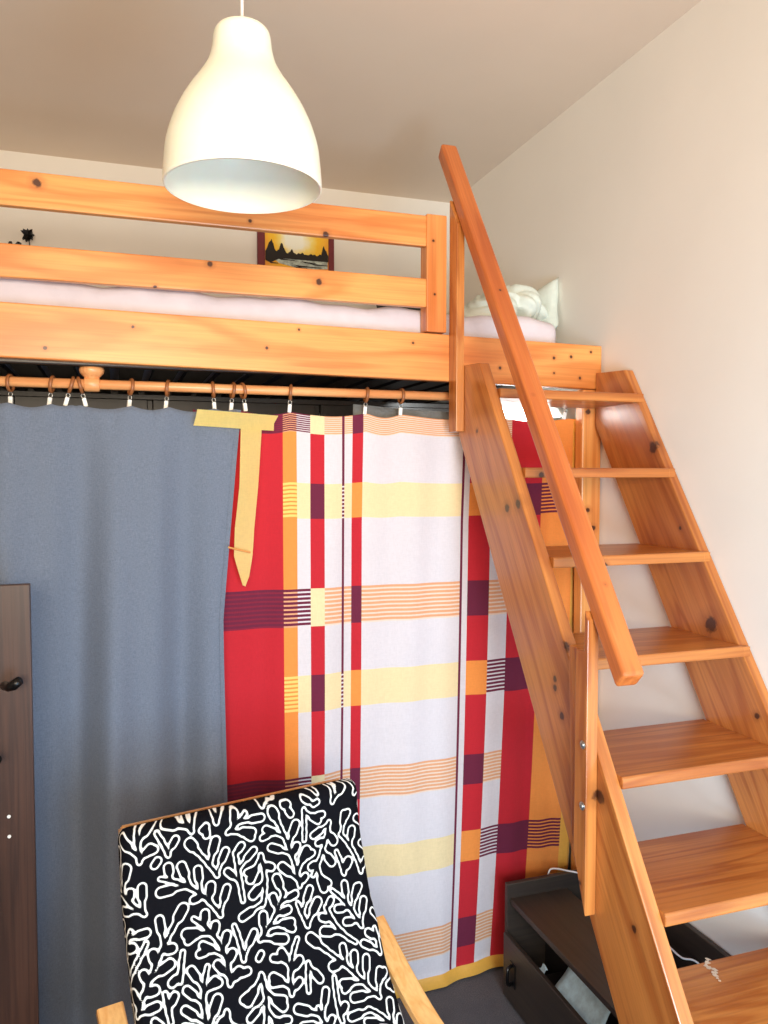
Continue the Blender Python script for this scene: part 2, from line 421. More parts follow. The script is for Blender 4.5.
bm = bmesh.new(); v = [bm.verts.new(p) for p in ((.67, PY-.0008, 2.608), (PX1-.03, PY-.0008, 2.606), (PX1-.03, PY-.0008, 2.575), (.80, PY-.0008, 2.566), (.70, PY-.0008, 2.585))]; bm.faces.new(v)
from_bm(bm, 'painted_water', M['pwater'], pic)

# ------------------------------------------------------------------ ladder stair
lad = tag(empty('loft_ladder', (1.26, .9, 0)), 'steep orange pine ladder stair with open treads leading to the loft', 'ladder')
SL = 1.52; yf = lambda z: 1.216+(z-.605)/SL
def stringer(xa, xb, HW=.276):
    zt = 1.98
    back_z = 1.976-((2.119+HW)-2.275)*SL
    pts = [(yf(0), 0), (yf(0)+HW, 0), (2.275, back_z), (2.275, 1.985), (yf(zt-.004), 1.976)]
    bm = bmesh.new(); prism(bm, pts, 0, xa, xb, .003)
    return from_bm(bm, 'stringer', M['pine_ladder'], lad, (0, 1, SL))
stringer(SX, 1.035); stringer(1.496, 1.527, .262)
for k in range(8):
    z = 1.897-.2255*k; zb_ = z-.027; y = yf(zb_)-.002; D = .292 if k else .24
    bm = bmesh.new()
    prism(bm, [(y+.002, zb_), (y, zb_+.003), (y, z-.004), (y+.004, z), (y+D, z), (y+D, zb_)], 0, 1.0352, 1.4958, .0015, 1)
    prism(bm, [(y+.001, zb_+.001), (y+.001, z-.001), (yf(z-.001)-.001, z-.001), (yf(zb_)-.001, zb_+.001)], 0, 1.49, 1.514)
    from_bm(bm, 'tread', M['pine_ladder'], lad, (1, 0, 0))
# chipped worn patch on the seventh tread
M['chip'] = plain('worn_chip', srgb(225, 205, 180), .8)
bm = bmesh.new(); z = 1.897-.2255*6+.0008
def blob(bm, cx, cy, r, z, n=9):
    bm.faces.new([bm.verts.new((cx+r*random.uniform(.5, 1.2)*math.cos(6.28*i/n), cy+r*random.uniform(.5, 1.2)*math.sin(6.28*i/n), z)) for i in range(n)])
for i in range(9): blob(bm, 1.262+.004*random.gauss(0, 1)-.0025*i, 1.452-.009*i, .0075 if i < 7 else .004, z+.0001*i)
from_bm(bm, 'worn_patch', M['chip'], lad)
# handrail
rp = lambda z: 1.41+(z-1.284)*.677           # front face of the rail
dv = Vector((0, .5607, .828)); nv = Vector((0, -.828, .5607))
A = Vector((0, rp(1.240), 1.240)); B = Vector((0, rp(2.69), 2.69)); T = .044
a, b = A, B
q = [(a.y, a.z), ((a-nv*T-dv*.010).y, (a-nv*T-dv*.010).z), ((b-nv*T-dv*.012).y, (b-nv*T-dv*.012).z), (b.y, b.z)]
bm = bmesh.new(); prism(bm, q, 0, .983, 1.037, .008, 3); from_bm(bm, 'handrail', M['pine_rail'], lad, dv)
# upper post fixed to the loft board, lower post bolted to the stringer
bk = lambda y: 1.284+(y-1.41-.0535)/.677     # back face height of rail at y
bm = bmesh.new(); prism(bm, [(2.222, 1.783), (2.279, 1.783), (2.279, bk(2.279)-.003), (2.222, bk(2.222)-.003)], 0, .977, 1.0025, .002); from_bm(bm, 'handrail_post', M['pine_ladder'], lad, (0, 0, 1))
bm = bmesh.new()
prism(bm, [(1.50, .672), (1.548, .80), (1.548, 1.262), (1.513, 1.264), (1.513, bk(1.513)-.003), (1.50, bk(1.50)-.003)], 0, .974, 1.0025, .002)
post = from_bm(bm, 'handrail_post', M['pine_ladder'], lad, (0, 0, 1))
bm = bmesh.new(); prism(bm, [(1.5485, .80), (1.575, .83), (1.592, 1.2), (1.592, 1.262), (1.5485, 1.262)], 0, .985, 1.0025, .002)
from_bm(bm, 'spacer_block', M['pine_ladder'], lad, (0, 0, 1))
for zb in (1.055, .917):
    bm = bmesh.new(); mt = Matrix.Translation((.9735, 1.514, zb)) @ Matrix.Rotation(math.radians(90), 4, 'Y')
    bmesh.ops.create_cone(bm, segments=20, radius1=.0095, radius2=.0095, depth=.002, cap_ends=True, matrix=mt)
    bmesh.ops.create_uvsphere(bm, u_segments=14, v_segments=8, radius=.0062, matrix=Matrix.Translation((.9725, 1.514, zb)) @ Matrix.Diagonal((.7, 1, 1, 1)))
    from_bm(bm, 'bolt', M['steel'] if zb > .8 else M['black'], post, smooth=True)

# ------------------------------------------------------------------ curtain rod, bracket, rings
RY, RZ, RR = 2.345, 1.900, .0135
rod = tag(empty('curtain_rod', (0, RY, RZ)), 'orange wooden curtain rod running below the loft front board', 'curtain rod')
bm = bmesh.new(); tube(bm, [(LX0+.075, RY, RZ), (1.45, RY, RZ)], RR, 20); from_bm(bm, 'rod', M['rod'], rod, (1, 0, 0), smooth=True)
bm = bmesh.new(); cx = -.055
lathe(bm, [(0, .0445), (.031, .0445), (.033, .038), (.031, .03), (.022, .020), (.014, .014), (.013, .010), (.018, .008), (.018, -.0)], (cx, RY, RZ), 32)
from_bm(bm, 'bracket_cup', M['rod'], rod, (0, 0, 1), smooth=True)
bm = bmesh.new(); tube(bm, [(cx-.02, RY, RZ), (cx-.018, RY, RZ), (cx+.018, RY, RZ), (cx+.02, RY, RZ)], .02, 24, rad=[.0185, .0205, .0205, .0185]); from_bm(bm, 'bracket_collar', M['rod'], rod, (1, 0, 0), smooth=True)

rx = [-.259, -.156, -.086, -.107, .047, .146, .271, .328, .356, .498, .733, .846, 1.175, 1.433]
tilt = [0, 8, -14, 16, 6, 6, -4, 6, -8, 4, 6, 4, 0, 10]
names = ['at the left edge, clipped to the grey curtain', 'second from the left, left of the bracket', 'touching the bracket, leaning under it', 'third from the left, just left of the bracket, tilted',
         'first to the right of the bracket', 'second to the right of the bracket', 'first of three above the yellow flap', 'middle one of three above the yellow flap', 'last of three above the yellow flap',
         'over the maroon stripes of the patterned curtain', 'above the wide white panel, its left one', 'above the wide white panel, nearest the handrail post', 'just right of the ladder side board', 'rightmost one, beside the pine corner post']
RO, TH = .0215, .0032
def ring_meshes():
    out = []
    bm = bmesh.new(); tube(bm, [(0, RO*math.sin(2*math.pi*k/28), -RO*0+RR-RO+TH*1.3+RO*math.cos(2*math.pi*k/28)) for k in range(28)], TH, 8, closed=True)
    for v in bm.verts: v.co.x *= 1.5
    out.append(('ring', bm, 'ring'))
    zb = RR-2*RO
    bm = bmesh.new(); tube(bm, [(.005*math.cos(2*math.pi*k/14), 0, zb-.004+.006*math.sin(2*math.pi*k/14)) for k in range(14)], .0012, 6, closed=True)
    out.append(('eyelet', bm, 'steel'))
    bm = bmesh.new(); box(bm, -.0055, .0055, -.005, .005, zb-.034, zb-.010, .0018); box(bm, -.003, .003, -.007, .007, zb-.022, zb-.016, .001)
    out.append(('clip', bm, 'white_clip'))
    return out
proto = empty('curtain_ring', (rx[0], RY, RZ))
for nm, bm, m in ring_meshes():
    me = bpy.data.meshes.new(nm); bm.to_mesh(me); bm.free(); me.materials.append(M[m])
    for p in me.polygons: p.use_smooth = nm != 'clip'
    c = bpy.data.objects.new(nm, me); col.objects.link(c); c.parent = proto
for i, x in enumerate(rx):
    if i == 0: r = proto
    else:
        r = proto.copy(); col.objects.link(r)
        for ch in list(proto.children):
            c = ch.copy(); col.objects.link(c); c.parent = r
    r.location = (x, RY, RZ); r.rotation_euler = (0, math.radians(tilt[i]), math.radians((i*37) % 30-15))
    tag(r, 'brown curtain ring with white clip, '+names[i], 'curtain ring', 'curtain rings on the rod')
CT = RZ+RR-2*RO-.033                         # clip bottom, curtain top reference  ~1.838

# ------------------------------------------------------------------ grey curtain
def sag(x, clips, amp=.010):
    cl = sorted(clips)
    for a, b in zip(cl, cl[1:]):
        if a <= x <= b:
            t = (x-a)/(b-a); return -amp*min(1, (b-a)/.1)*math.sin(math.pi*t)
    return 0
def sheet(name, xs, zs, pos, matf, mats, parent=None):
    V = []; F = []; MI = []
    nx, nz = len(xs), len(zs)
    for z in zs:
        for x in xs: V.append(pos(x, z))
    for j in range(nz-1):
        for i in range(nx-1):
            a = j*nx+i; F.append((a, a+1, a+nx+1, a+nx)); MI.append(matf((xs[i]+xs[i+1])/2, (zs[j]+zs[j+1])/2))
    me = bpy.data.meshes.new(name); me.from_pydata(V, [], F); 
    o = link(name, me, mats, parent, True)
    me.polygons.foreach_set('material_index', MI); me.update()
    return o
lin = lambda a, b, n: [a+(b-a)*i/n for i in range(n+1)]
gclips = [x for x in rx if x < .4]
def gpos(x, z):
    t = min(1, max(0, (1.835-z)/1.8)); u = (x+.82)/(.345+.82)
    edge = .345-.058*min(1, t/.33)+.02*max(0, t-.4)
    X = -.82+u*(edge+.82)
    top = CT+.003+sag(x, [-.8, -.62, -.43]+gclips)
    Z = z if z < 1.5 else z+(top-1.838)*(z-1.5)/.338
    a = .012+.050*min(1, t*1.8)
    k = 1 if X < .12 else max(.3, 1-(X-.12)*3.2)
    Y = 2.328-a*k*(.75*(1+math.sin((X+.05*t)*21+.2+.6*math.sin(t*3)))+.28*(1+math.sin(X*47+2+t*1.5)))
    Y -= .010*math.exp(-((t-.0)/.04)**2)*abs(math.sin(X*30))
    Y = min(Y-.012*t, 2.331)
    return (X, Y, Z)
o = sheet('curtain', lin(-.82, .345, 220), lin(.02, 1.838, 120), gpos, lambda x, z: 0, [M['c_grey']])
tag(o, 'plain slate grey curtain hanging at the left end of the rod', 'curtain')
o.modifiers.new('s', 'SOLIDIFY').thickness = .0015
gc = o
# stitched side hem of the grey curtain, a sub strip
def hempos(x, z):
    p = gpos(.345-.0125*(1-x), z); return (p[0]+.0015, p[1]-.0022, p[2])
sheet('side_hem', lin(0, 1, 3), lin(.02, 1.838, 100), hempos, lambda x, z: 0, [M['c_grey']], gc)

# ------------------------------------------------------------------ patterned curtain
cb = [.215, .474, .516, .557, .600, .657, .665, .690, .723, 1.057, 1.066, 1.086, 1.158, 1.229, 1.348, 1.462, 1.505]
ct = ['RL', 'OR', 'W1', 'R1', 'W2', 'ML', 'W2', 'R2', 'WW', 'MN', 'W3', 'R3', 'W4', 'RR', 'O2', 'YE']
bands = [('S', 1.840, 1.783), ('Y', 1.631, 1.523), ('S', 1.31, 1.195), ('Y', 1.047, .935), ('S', .737, .637), ('Y', .482, .38), ('S', .190, .092)]
MATS = ['c_red', 'c_maroon', 'c_white', 'c_yellow', 'c_orange', 'c_peach', 'c_lemon', 'c_gold', 'c_wine', 'c_cream']
ix = {m: i for i, m in enumerate(MATS)}
base = dict(RL='c_red', OR='c_orange', W1='c_white', R1='c_red', W2='c_white', ML='c_maroon', MN='c_maroon', R2='c_red', WW='c_white', W3='c_white', R3='c_red', W4='c_white', RR='c_red', O2='c_orange', YE='c_gold')
# (line colour, gap colour)
S = dict(MN=('c_maroon', 'c_maroon'), RL=('c_maroon', 'c_wine'), OR=('c_maroon', 'c_peach'), W1=('c_maroon', 'c_white'), R1=('c_yellow', 'c_yellow'), W2=('c_peach', 'c_cream'), ML=('c_maroon', 'c_maroon'), R2=('c_maroon', 'c_maroon'),
         WW=('c_peach', 'c_cream'), W3=('c_white', 'c_white'), R3=('c_maroon', 'c_maroon'), W4=('c_peach', 'c_cream'), RR=('c_red', 'c_red'), O2=('c_orange', 'c_orange'), YE=('c_gold', 'c_gold'))
Yb = dict(MN=('c_maroon', 'c_maroon'), RL=('c_red', 'c_red'), OR=('c_lemon', 'c_orange'), W1=('c_yellow', 'c_yellow'), R1=('c_maroon', 'c_maroon'), W2=('c_yellow', 'c_yellow'), ML=('c_maroon', 'c_white'), R2=('c_orange', 'c_orange'),
          WW=('c_yellow', 'c_yellow'), W3=('c_white', 'c_white'), R3=('c_orange', 'c_orange'), W4=('c_maroon', 'c_white'), RR=('c_maroon', 'c_maroon'), O2=('c_maroon', 'c_orange'), YE=('c_gold', 'c_gold'))
NL = 9
def band(z):
    for k, t, b in bands:
        if b <= z <= t:
            f = (t-z)/(t-b)*NL; f -= math.floor(f); return k, f < .6
    return None, False
def pmat(x, z):
    if z < .028: return ix['c_gold']
    i = 0
    while i < len(ct)-1 and x > cb[i+1]: i += 1
    c = ct[i]; k, line = band(z)
    if k is None: return ix[base[c]]
    d = (S if k == 'S' else Yb)[c]; return ix[d[0] if line else d[1]]
xs = []
for a, b in zip(cb, cb[1:]):
    n = max(1, int((b-a)/.009)); xs += lin(a, b, n)[:-1]
xs.append(cb[-1])
zb = {.002, .028, 1.840}
for k, t, b in bands:
    for q in range(NL):
        zb.add(t-(t-b)*q/NL); zb.add(t-(t-b)*(q+.6)/NL)
    zb.add(b)
zb = sorted(zb); zs = []
for a, b in zip(zb, zb[1:]):
    n = max(1, int((b-a)/.014)); zs += lin(a, b, n)[:-1]
zs.append(zb[-1])
pclips = [x for x in rx if x > .25]
def ppos(x, z):
    t = (1.84-z)/1.84
    top = sag(x, pclips+[.215, 1.50], .012) if x < 1.433 else 0
    Z = z+(top)*max(0, (z-1.4)/.44)
    rise = t*t*(.018*(x-.8))                    # pattern lifts a little to the right near the floor
    X = x-(.022*t+.024*t**3)*max(0, (x-.5)/.6)
    Y = 2.352+.007*math.sin(X*19+t*2)+t*.012*math.sin(X*15+1+t*2.5)+.004*math.sin(X*47+3*t)+(.012*math.sin(X*60)*max(0, (X-1.2)/.25) if X > 1.2 else 0)
    if t > .5: Y += (t-.5)*.03*math.sin(X*11+.8)
    w = max(0, min(1, (Z-1.5)/.3)); 
    Y = max(Y, 2.338)
    if z < .03: Y -= .03*(1-z/.03)
    Y = Y*(1-w)+(2.347+.004*math.sin(X*40))*w
    return (X, Y, Z+rise)
pc = sheet('curtain', xs, zs, ppos, pmat, [M[m] for m in MATS])
tag(pc, 'red, orange and white plaid curtain with maroon stripes hanging at the middle of the rod', 'curtain')
pc.modifiers.new('s', 'SOLIDIFY').thickness = .001
# folded over T shaped yellow edge
def flap(name, pts, y, m, parent, sub=14):
    bm = bmesh.new(); vsx = [bm.verts.new((x, y, z)) for x, z in pts]; bm.faces.new(vsx)
    bmesh.ops.triangulate(bm, faces=bm.faces[:]); bmesh.ops.subdivide_edges(bm, edges=bm.edges[:], cuts=sub, use_grid_fill=True)
    for v in bm.verts: v.co.y += .0025*math.sin(v.co.x*60+v.co.z*9)
    g = bmesh.ops.extrude_face_region(bm, geom=bm.faces[:])
    for v in g['geom']:
        if isinstance(v, bmesh.types.BMVert): v.co.y += .0015
    bmesh.ops.recalc_face_normals(bm, faces=bm.faces[:])
    return from_bm(bm, name, m, parent, smooth=False)
YF = 2.296
def strip(bm, L, Rr, y, n=30, m=10):
    """cloth between two polylines (x,z), resampled"""
    def at(P, t):
        t *= len(P)-1; i = min(int(t), len(P)-2); f = t-i; return (P[i][0]*(1-f)+P[i+1][0]*f, P[i][1]*(1-f)+P[i+1][1]*f)
    g = [[bm.verts.new((at(L, i/n)[0]*(1-k/m)+at(Rr, i/n)[0]*k/m, y+.0012*math.sin(i*.25+k*.3), at(L, i/n)[1]*(1-k/m)+at(Rr, i/n)[1]*k/m)) for k in range(m+1)] for i in range(n+1)]
    for i in range(n):
        for k in range(m): bm.faces.new((g[i][k], g[i+1][k], g[i+1][k+1], g[i][k+1]))
bm = bmesh.new()
strip(bm, [(.222, 1.836), (.218, 1.815), (.211, 1.790)], [(.451, 1.823), (.438, 1.800), (.437, 1.779)], YF, 8, 30)
strip(bm, [(.343, 1.80), (.343, 1.77), (.338, 1.62), (.324, 1.50), (.321, 1.42), (.330, 1.385), (.345, 1.335)], [(.404, 1.80), (.402, 1.77), (.392, 1.62), (.380, 1.50), (.374, 1.42), (.364, 1.36), (.353, 1.331)], YF+.004, 50, 8)
bmesh.ops.solidify(bm, geom=bm.faces[:], thickness=.0015)
from_bm(bm, 'folded_edge', M['c_flap'], pc)
# wooden pick pinning the flap
bm = bmesh.new(); tube(bm, [(.303, 2.286, 1.447), (.335, 2.284, 1.438), (.366, 2.286, 1.430)], .0028, 8); o = tag(from_bm(bm, 'wooden_pin', M['birch'], None, (1, 0, 0)), 'small pale wooden pin through the yellow folded curtain edge', 'pin')

# grey woollen cloth hanging behind the plaid curtain
def kpos(x, z): return (x, 2.385+.008*math.sin(x*24), z-(.0 if z < 1.8 else (x-.7)*.05*(z-1.8)/.07))
o = sheet('blanket', lin(.70, 1.10, 40), lin(.5, 1.87, 20), kpos, lambda x, z: 0, [M['greycloth']]); o.modifiers.new('s', 'SOLIDIFY').thickness = .004
tag(o, 'grey woollen cloth whose top edge shows behind the plaid curtain', 'cloth')

# dark rack under the loft, carrying a white box added as a bright patch
rk = tag(empty('storage_rack', (1.3, 2.75, 0)), 'dark storage rack in the shadow beneath the loft bed', 'rack')
for x in (1.0, 1.42):
    for y in (2.44, 2.96): board('rack_post', x, x+.025, y, y+.025, 0, 1.80, rk, m='cab', g=(0, 0, 1), bev=.002)
for z in (.3, .8, 1.3, 1.80): board('rack_shelf', 1.0, 1.445, 2.44, 2.985, z, z+.018, rk, m='cab', bev=.002)
bx = tag(empty('bright_patch_box', (1.34, 2.6, 1.818)), 'white box added for the bright patch in the gap beneath the top ladder tread', 'box')
bm = bmesh.new(); box(bm, 1.20, 1.43, 2.445, 2.70, 1.8185, 1.885, .004); from_bm(bm, 'box_body', M['whitebox'], bx)
bm = bmesh.new(); box(bm, 1.195, 1.435, 2.44, 2.705, 1.8855, 1.91, .004); from_bm(bm, 'box_lid', M['whitebox'], bx)

wr = tag(empty('backdrop', (.3, 3.3, 0)), 'long dark wardrobe added to blacken the gap under the loft', 'backdrop')  # cupboard added to keep the gap under the loft dark
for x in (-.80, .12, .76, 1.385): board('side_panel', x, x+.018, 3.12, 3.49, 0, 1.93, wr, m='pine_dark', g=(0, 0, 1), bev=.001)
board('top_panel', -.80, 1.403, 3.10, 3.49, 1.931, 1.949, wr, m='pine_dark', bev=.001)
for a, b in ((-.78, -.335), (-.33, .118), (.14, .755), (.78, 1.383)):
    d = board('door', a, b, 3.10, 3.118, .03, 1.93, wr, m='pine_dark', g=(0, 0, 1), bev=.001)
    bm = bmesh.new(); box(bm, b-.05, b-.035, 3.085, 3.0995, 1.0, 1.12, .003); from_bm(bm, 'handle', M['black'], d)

# ------------------------------------------------------------------ pendant lamp
LC = (.226, 1.46, 2.163)
lamp = tag(empty('pendant_lamp', LC), 'white bell shaped pendant lamp hanging from the ceiling', 'lamp')
PS = .975
prof = [(.1385, 0), (.140, .006), (.1385, .03), (.1345, .07), (.128, .096), (.119, .121), (.107, .146), (.092, .171), (.074, .197), (.060, .222), (.053, .247), (.0505, .268), (.047, .279), (.038, .286), (.012, .288)]
prof = [(r, z*PS) for r, z in prof]
inner = [(r-.003 if r > .02 else r, z-(.003 if z > .27 else 0)) for r, z in prof][::-1]
def dense(p):
    q = smoothpath([(a, 0, b) for a, b in p], 5); return [(v.x, v.z) for v in q]
bm = bmesh.new(); lathe(bm, dense(prof)+dense(inner)+[prof[0]], LC, 64); bmesh.ops.recalc_face_normals(bm, faces=bm.faces[:])
from_bm(bm, 'lamp_shade', M['shade'], lamp, smooth=True)
bm = bmesh.new(); tube(bm, [(LC[0], LC[1], LC[2]+.27), (LC[0], LC[1], CZ-.03)], .0028, 10); from_bm(bm, 'cord', M['cord'], lamp, smooth=True)
bm = bmesh.new(); lathe(bm, [(0, -.2), (.017, -.2), (.019, -.16), (.019, -.1), (0, -.1)], (LC[0], LC[1], LC[2]+.375), 24); from_bm(bm, 'bulb_socket', M['cord'], lamp, smooth=True)
bm = bmesh.new(); lathe(bm, [(0, -.04), (.01, -.038), (.045, -.012), (.05, 0), (0, 0)], (LC[0], LC[1], CZ), 32); from_bm(bm, 'ceiling_cup', M['shade'], lamp, smooth=True)

# ------------------------------------------------------------------ dark panel with pegs, left
pn = tag(empty('coat_rack', (-.3, 2.0, 0)), 'dark walnut board with pegs standing at the left edge before the grey curtain', 'coat rack')
board('back_panel', -.50, -.189, 2.0, 2.022, 0, 1.40, pn, m='walnut', g=(0, 0, 1), bev=.002)
board('foot', -.52, -.195, 1.93, 2.10, 0, .03, pn, m='walnut', bev=.003).location = (0, 0, 0)
for (x, z, dx, dz) in ((-.233, 1.172, .026, .022), (-.272, 1.015, .018, .006)):
    bm = bmesh.new(); c = Vector((x, 2.0, z))
    tube(bm, [c+Vector((-.012, 0, -.004)), c+Vector((-.008, -.02, 0)), c+Vector((0, -.045, .002)), c+Vector((dx*.5, -.062, dz*.5)), c+Vector((dx, -.07, dz))], .01, 14, rad=[.011, .008, .009, .012, .010])
    from_bm(bm, 'peg', M['black'], pn, smooth=True)
for z in (.862, .815):
    bm = bmesh.new()
    bmesh.ops.create_cone(bm, segments=12, radius1=.004, radius2=.004, depth=.002, cap_ends=True, matrix=Matrix.Translation((-.243, 1.9992, z)) @ Matrix.Rotation(math.pi/2, 4, 'X'))
    from_bm(bm, 'screw_plug', M['white_clip'], pn)

# ------------------------------------------------------------------ cabinet under the ladder
cab = tag(empty('cabinet', (1.35, 1.75, 0)), 'low dark brown cabinet with an open drawer front beneath the ladder', 'cabinet')
Y0c, Y1c = 1.37, 2.24
board('end_panel', 1.160, 1.524, 2.222, Y1c, 0, .357, cab, m='cab', g=(1, 0, 0), bev=.002)
board('end_panel', 1.160, 1.524, Y0c-.018, Y0c, 0, .357, cab, m='cab', g=(1, 0, 0), bev=.002)
board('back_panel', 1.508, 1.524, Y0c, 2.222, 0, .385, cab, m='cab', g=(0, 1, 0), bev=.002)
board('top_board', 1.170, 1.375, Y0c, 2.222, .293, .311, cab, m='cab', g=(0, 1, 0), bev=.002)
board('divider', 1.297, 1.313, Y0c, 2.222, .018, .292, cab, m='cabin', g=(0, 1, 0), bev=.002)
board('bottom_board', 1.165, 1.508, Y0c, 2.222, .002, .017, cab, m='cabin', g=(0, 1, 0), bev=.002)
df = board('drawer_front', 1.142, 1.157, Y0c+.01, 2.212, .012, .212, cab, m='cab', g=(0, 1, 0), bev=.002)
bm = bmesh.new(); box(bm, 1.139, 1.142, 2.13, 2.165, .075, .15, .001)
tube(bm, smoothpath([(1.139, 2.148, .142), (1.122, 2.142, .138), (1.117, 2.138, .112), (1.122, 2.142, .088), (1.139, 2.148, .085)], 5), .0055, 10)
from_bm(bm, 'handle', M['black'], df, smooth=False)
# papers in the drawer
def paper(name, pts, label):
    bm = bmesh.new(); a, b, c, d = [Vector(p) for p in pts]; n = 12; g = {}
    for i in range(n+1):
        for j in range(n+1):
            u, v = i/n, j/n; p = a*(1-u)*(1-v)+b*u*(1-v)+c*u*v+d*(1-u)*v; p.z += .004*math.sin(u*7+v*3)
            g[i, j] = bm.verts.new(p)
    for i in range(n):
        for j in range(n): bm.faces.new((g[i, j], g[i+1, j], g[i+1, j+1], g[i, j+1]))
    ge = bmesh.ops.extrude_face_region(bm, geom=bm.faces[:])
    for v in ge['geom']:
        if isinstance(v, bmesh.types.BMVert): v.co.z += .001
    bmesh.ops.recalc_face_normals(bm, faces=bm.faces[:])
    return tag(from_bm(bm, name, M['paper'], smooth=True), label, 'paper')
paper('paper_sheet', [(1.172, 1.99, .13), (1.262, 1.995, .235), (1.255, 1.78, .235), (1.172, 1.76, .13)], 'light blue paper sticking up in the open dark drawer')
paper('paper_scrap', [(1.168, 2.045, .18), (1.19, 2.05, .195), (1.19, 2.02, .195), (1.168, 2.02, .18)], 'tiny white paper scrap beside the blue paper in the drawer')
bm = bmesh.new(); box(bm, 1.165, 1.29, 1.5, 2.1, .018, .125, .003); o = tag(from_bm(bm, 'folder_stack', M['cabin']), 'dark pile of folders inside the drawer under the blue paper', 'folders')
# cable
bm = bmesh.new()
tube(bm, smoothpath([(1.325, 2.256, .345), (1.335, 2.25, .367), (1.37, 2.215, .372), (1.42, 2.17, .362), (1.45, 2.05, .32), (1.462, 1.90, .325), (1.462, 1.834, .325), (1.468, 1.78, .318), (1.49, 1.73, .32), (1.495, 1.6, .25), (1.49, 1.48, .1), (1.485, 1.42, .022)], 8), .0028, 8)
tag(from_bm(bm, 'cable', M['cord'], smooth=True), 'thin white cable looping over the dark cabinet behind the ladder', 'cable')

# ------------------------------------------------------------------ armchair
Wv = Vector((.976, .215, 0)).normalized(); Fv = Vector((.215, -.976, 0)).normalized(); Zv = Vector((0, 0, 1))
CW = .556
OC = Vector((0, 1.705, 0))+Wv*(CW/2)          # centre of backrest top, on floor
ch = tag(empty('armchair', OC+Fv*.35), 'bentwood armchair with a black cushion covered in white looping leaf outlines', 'armchair')
def cp(s, z, w=0): return OC+Fv*s+Zv*z+Wv*w
def ribbon(name, path, wc, wid, th, m, parent, g=(0, 0, 1)):
    """bentwood strip: path of (s,z) in the side plane, wc = sideways centre"""
    P = smoothpath([(s, 0, z) for s, z in path], 8); bm = bmesh.new(); R = []
    for i, p in enumerate(P):
        d = (P[min(i+1, len(P)-1)]-P[max(i-1, 0)]).normalized(); n = Vector((-d.z, 0, d.x))
        ring = []
        for (a, b) in ((-wid/2, -th/2+.003), (-wid/2+.003, -th/2), (wid/2-.003, -th/2), (wid/2, -th/2+.003), (wid/2, th/2-.003), (wid/2-.003, th/2), (-wid/2+.003, th/2), (-wid/2, th/2-.003)):
            q = p+n*b; ring.append(bm.verts.new(cp(q.x, q.z, wc+a)))
        R.append(ring)
    for A, B in zip(R, R[1:]):
        for k in range(8): bm.faces.new((A[k], A[(k+1) % 8], B[(k+1) % 8], B[k]))
    bm.faces.new(R[0][::-1]); bm.faces.new(R[-1]); bmesh.ops.recalc_face_normals(bm, faces=bm.faces[:])
    return from_bm(bm, name, M[m], parent, g)
armp = [(.03, .572), (.15, .508), (.27, .458), (.42, .425), (.55, .405), (.64, .37), (.665, .29), (.63, .12), (.57, .035), (.45, .012), (.2, .012), (-.02, .012)]
for sgn in (-1, 1):
    ribbon('arm_frame', armp, sgn*(CW/2+.032), .052, .022, 'birch', ch, Fv)
backp = [(-.055, .898), (-.03, .80), (.02, .68), (.09, .54), (.17, .42), (.27, .335), (.40, .315), (.55, .335), (.72, .37)]
for sgn in (-1, 1): ribbon('seat_frame', backp, sgn*(CW/2-.035), .05, .02, 'birch', ch, Fv)
def crossbar(name, s, z, w, ds, dz):
    bm = bmesh.new(); R = []
    c = [cp(s+a, z+b, x) for x in (-w/2, w/2) for a, b in ((-ds, -dz), (ds, -dz), (ds, dz), (-ds, dz))]
    v = [bm.verts.new(p) for p in c]
    for f in ((0, 1, 2, 3), (7, 6, 5, 4), (0, 4, 5, 1), (1, 5, 6, 2), (2, 6, 7, 3), (3, 7, 4, 0)): bm.faces.new([v[i] for i in f])
    bmesh.ops.recalc_face_normals(bm, faces=bm.faces[:]); bmesh.ops.bevel(bm, geom=bm.edges[:], offset=.003, segments=2, affect='EDGES')
    return from_bm(bm, name, M['birch'], ch, Wv)
crossbar('top_slat', -.060, .880, CW-.03, .007, .022)
for s, z in ((-.058, .78), (-.012, .66), (.05, .56), (.12, .46)): crossbar('back_slat', s-.008, z, CW-.09, .006, .018)
crossbar('cross_rail', .27, .31, CW+.012, .03, .01); crossbar('cross_rail', .05, .012, CW+.012, .03, .010)
# cushion: closed rounded section swept along the seat profile
TC = .055
cpath = smoothpath([(-.014, 0, .918), (.005, 0, .80), (.05, 0, .68), (.115, 0, .56), (.19, 0, .455), (.29, 0, .385), (.42, 0, .365), (.58, 0, .385), (.74, 0, .42)], 40)
L = [0]
for a, b in zip(cpath, cpath[1:]): L.append(L[-1]+(b-a).length)
step = .0036; nl = int(L[-1]/step); sam = []
j = 0
for i in range(nl+1):
    t = L[-1]*i/nl
    while j < len(L)-2 and L[j+1] < t: j += 1
    f = (t-L[j])/(L[j+1]-L[j]); sam.append((cpath[j].lerp(cpath[j+1], f), (cpath[j+1]-cpath[j]).normalized(), t))
hw, ht, rc = CW/2, TC/2, .020
sec = []                                       # (w, n) starting at the middle of the back
def arc(cx, cy, a0, a1, n=6): return [(cx+rc*math.cos(a0+(a1-a0)*k/n), cy+rc*math.sin(a0+(a1-a0)*k/n)) for k in range(n+1)]
sec += [(x, -ht) for x in lin(0, -hw+rc, 24)][:-1]
sec += arc(-hw+rc, -ht+rc, -math.pi/2, -math.pi)+[(-hw, y) for y in lin(-ht+rc, ht-rc, 4)][1:-1]+arc(-hw+rc, ht-rc, math.pi, math.pi/2)
sec += [(x, ht) for x in lin(-hw+rc, hw-rc, int((CW-2*rc)/step))][1:-1]
sec += arc(hw-rc, ht-rc, math.pi/2, 0)+[(hw, y) for y in lin(ht-rc, -ht+rc, 4)][1:-1]+arc(hw-rc, -ht+rc, 0, -math.pi/2)
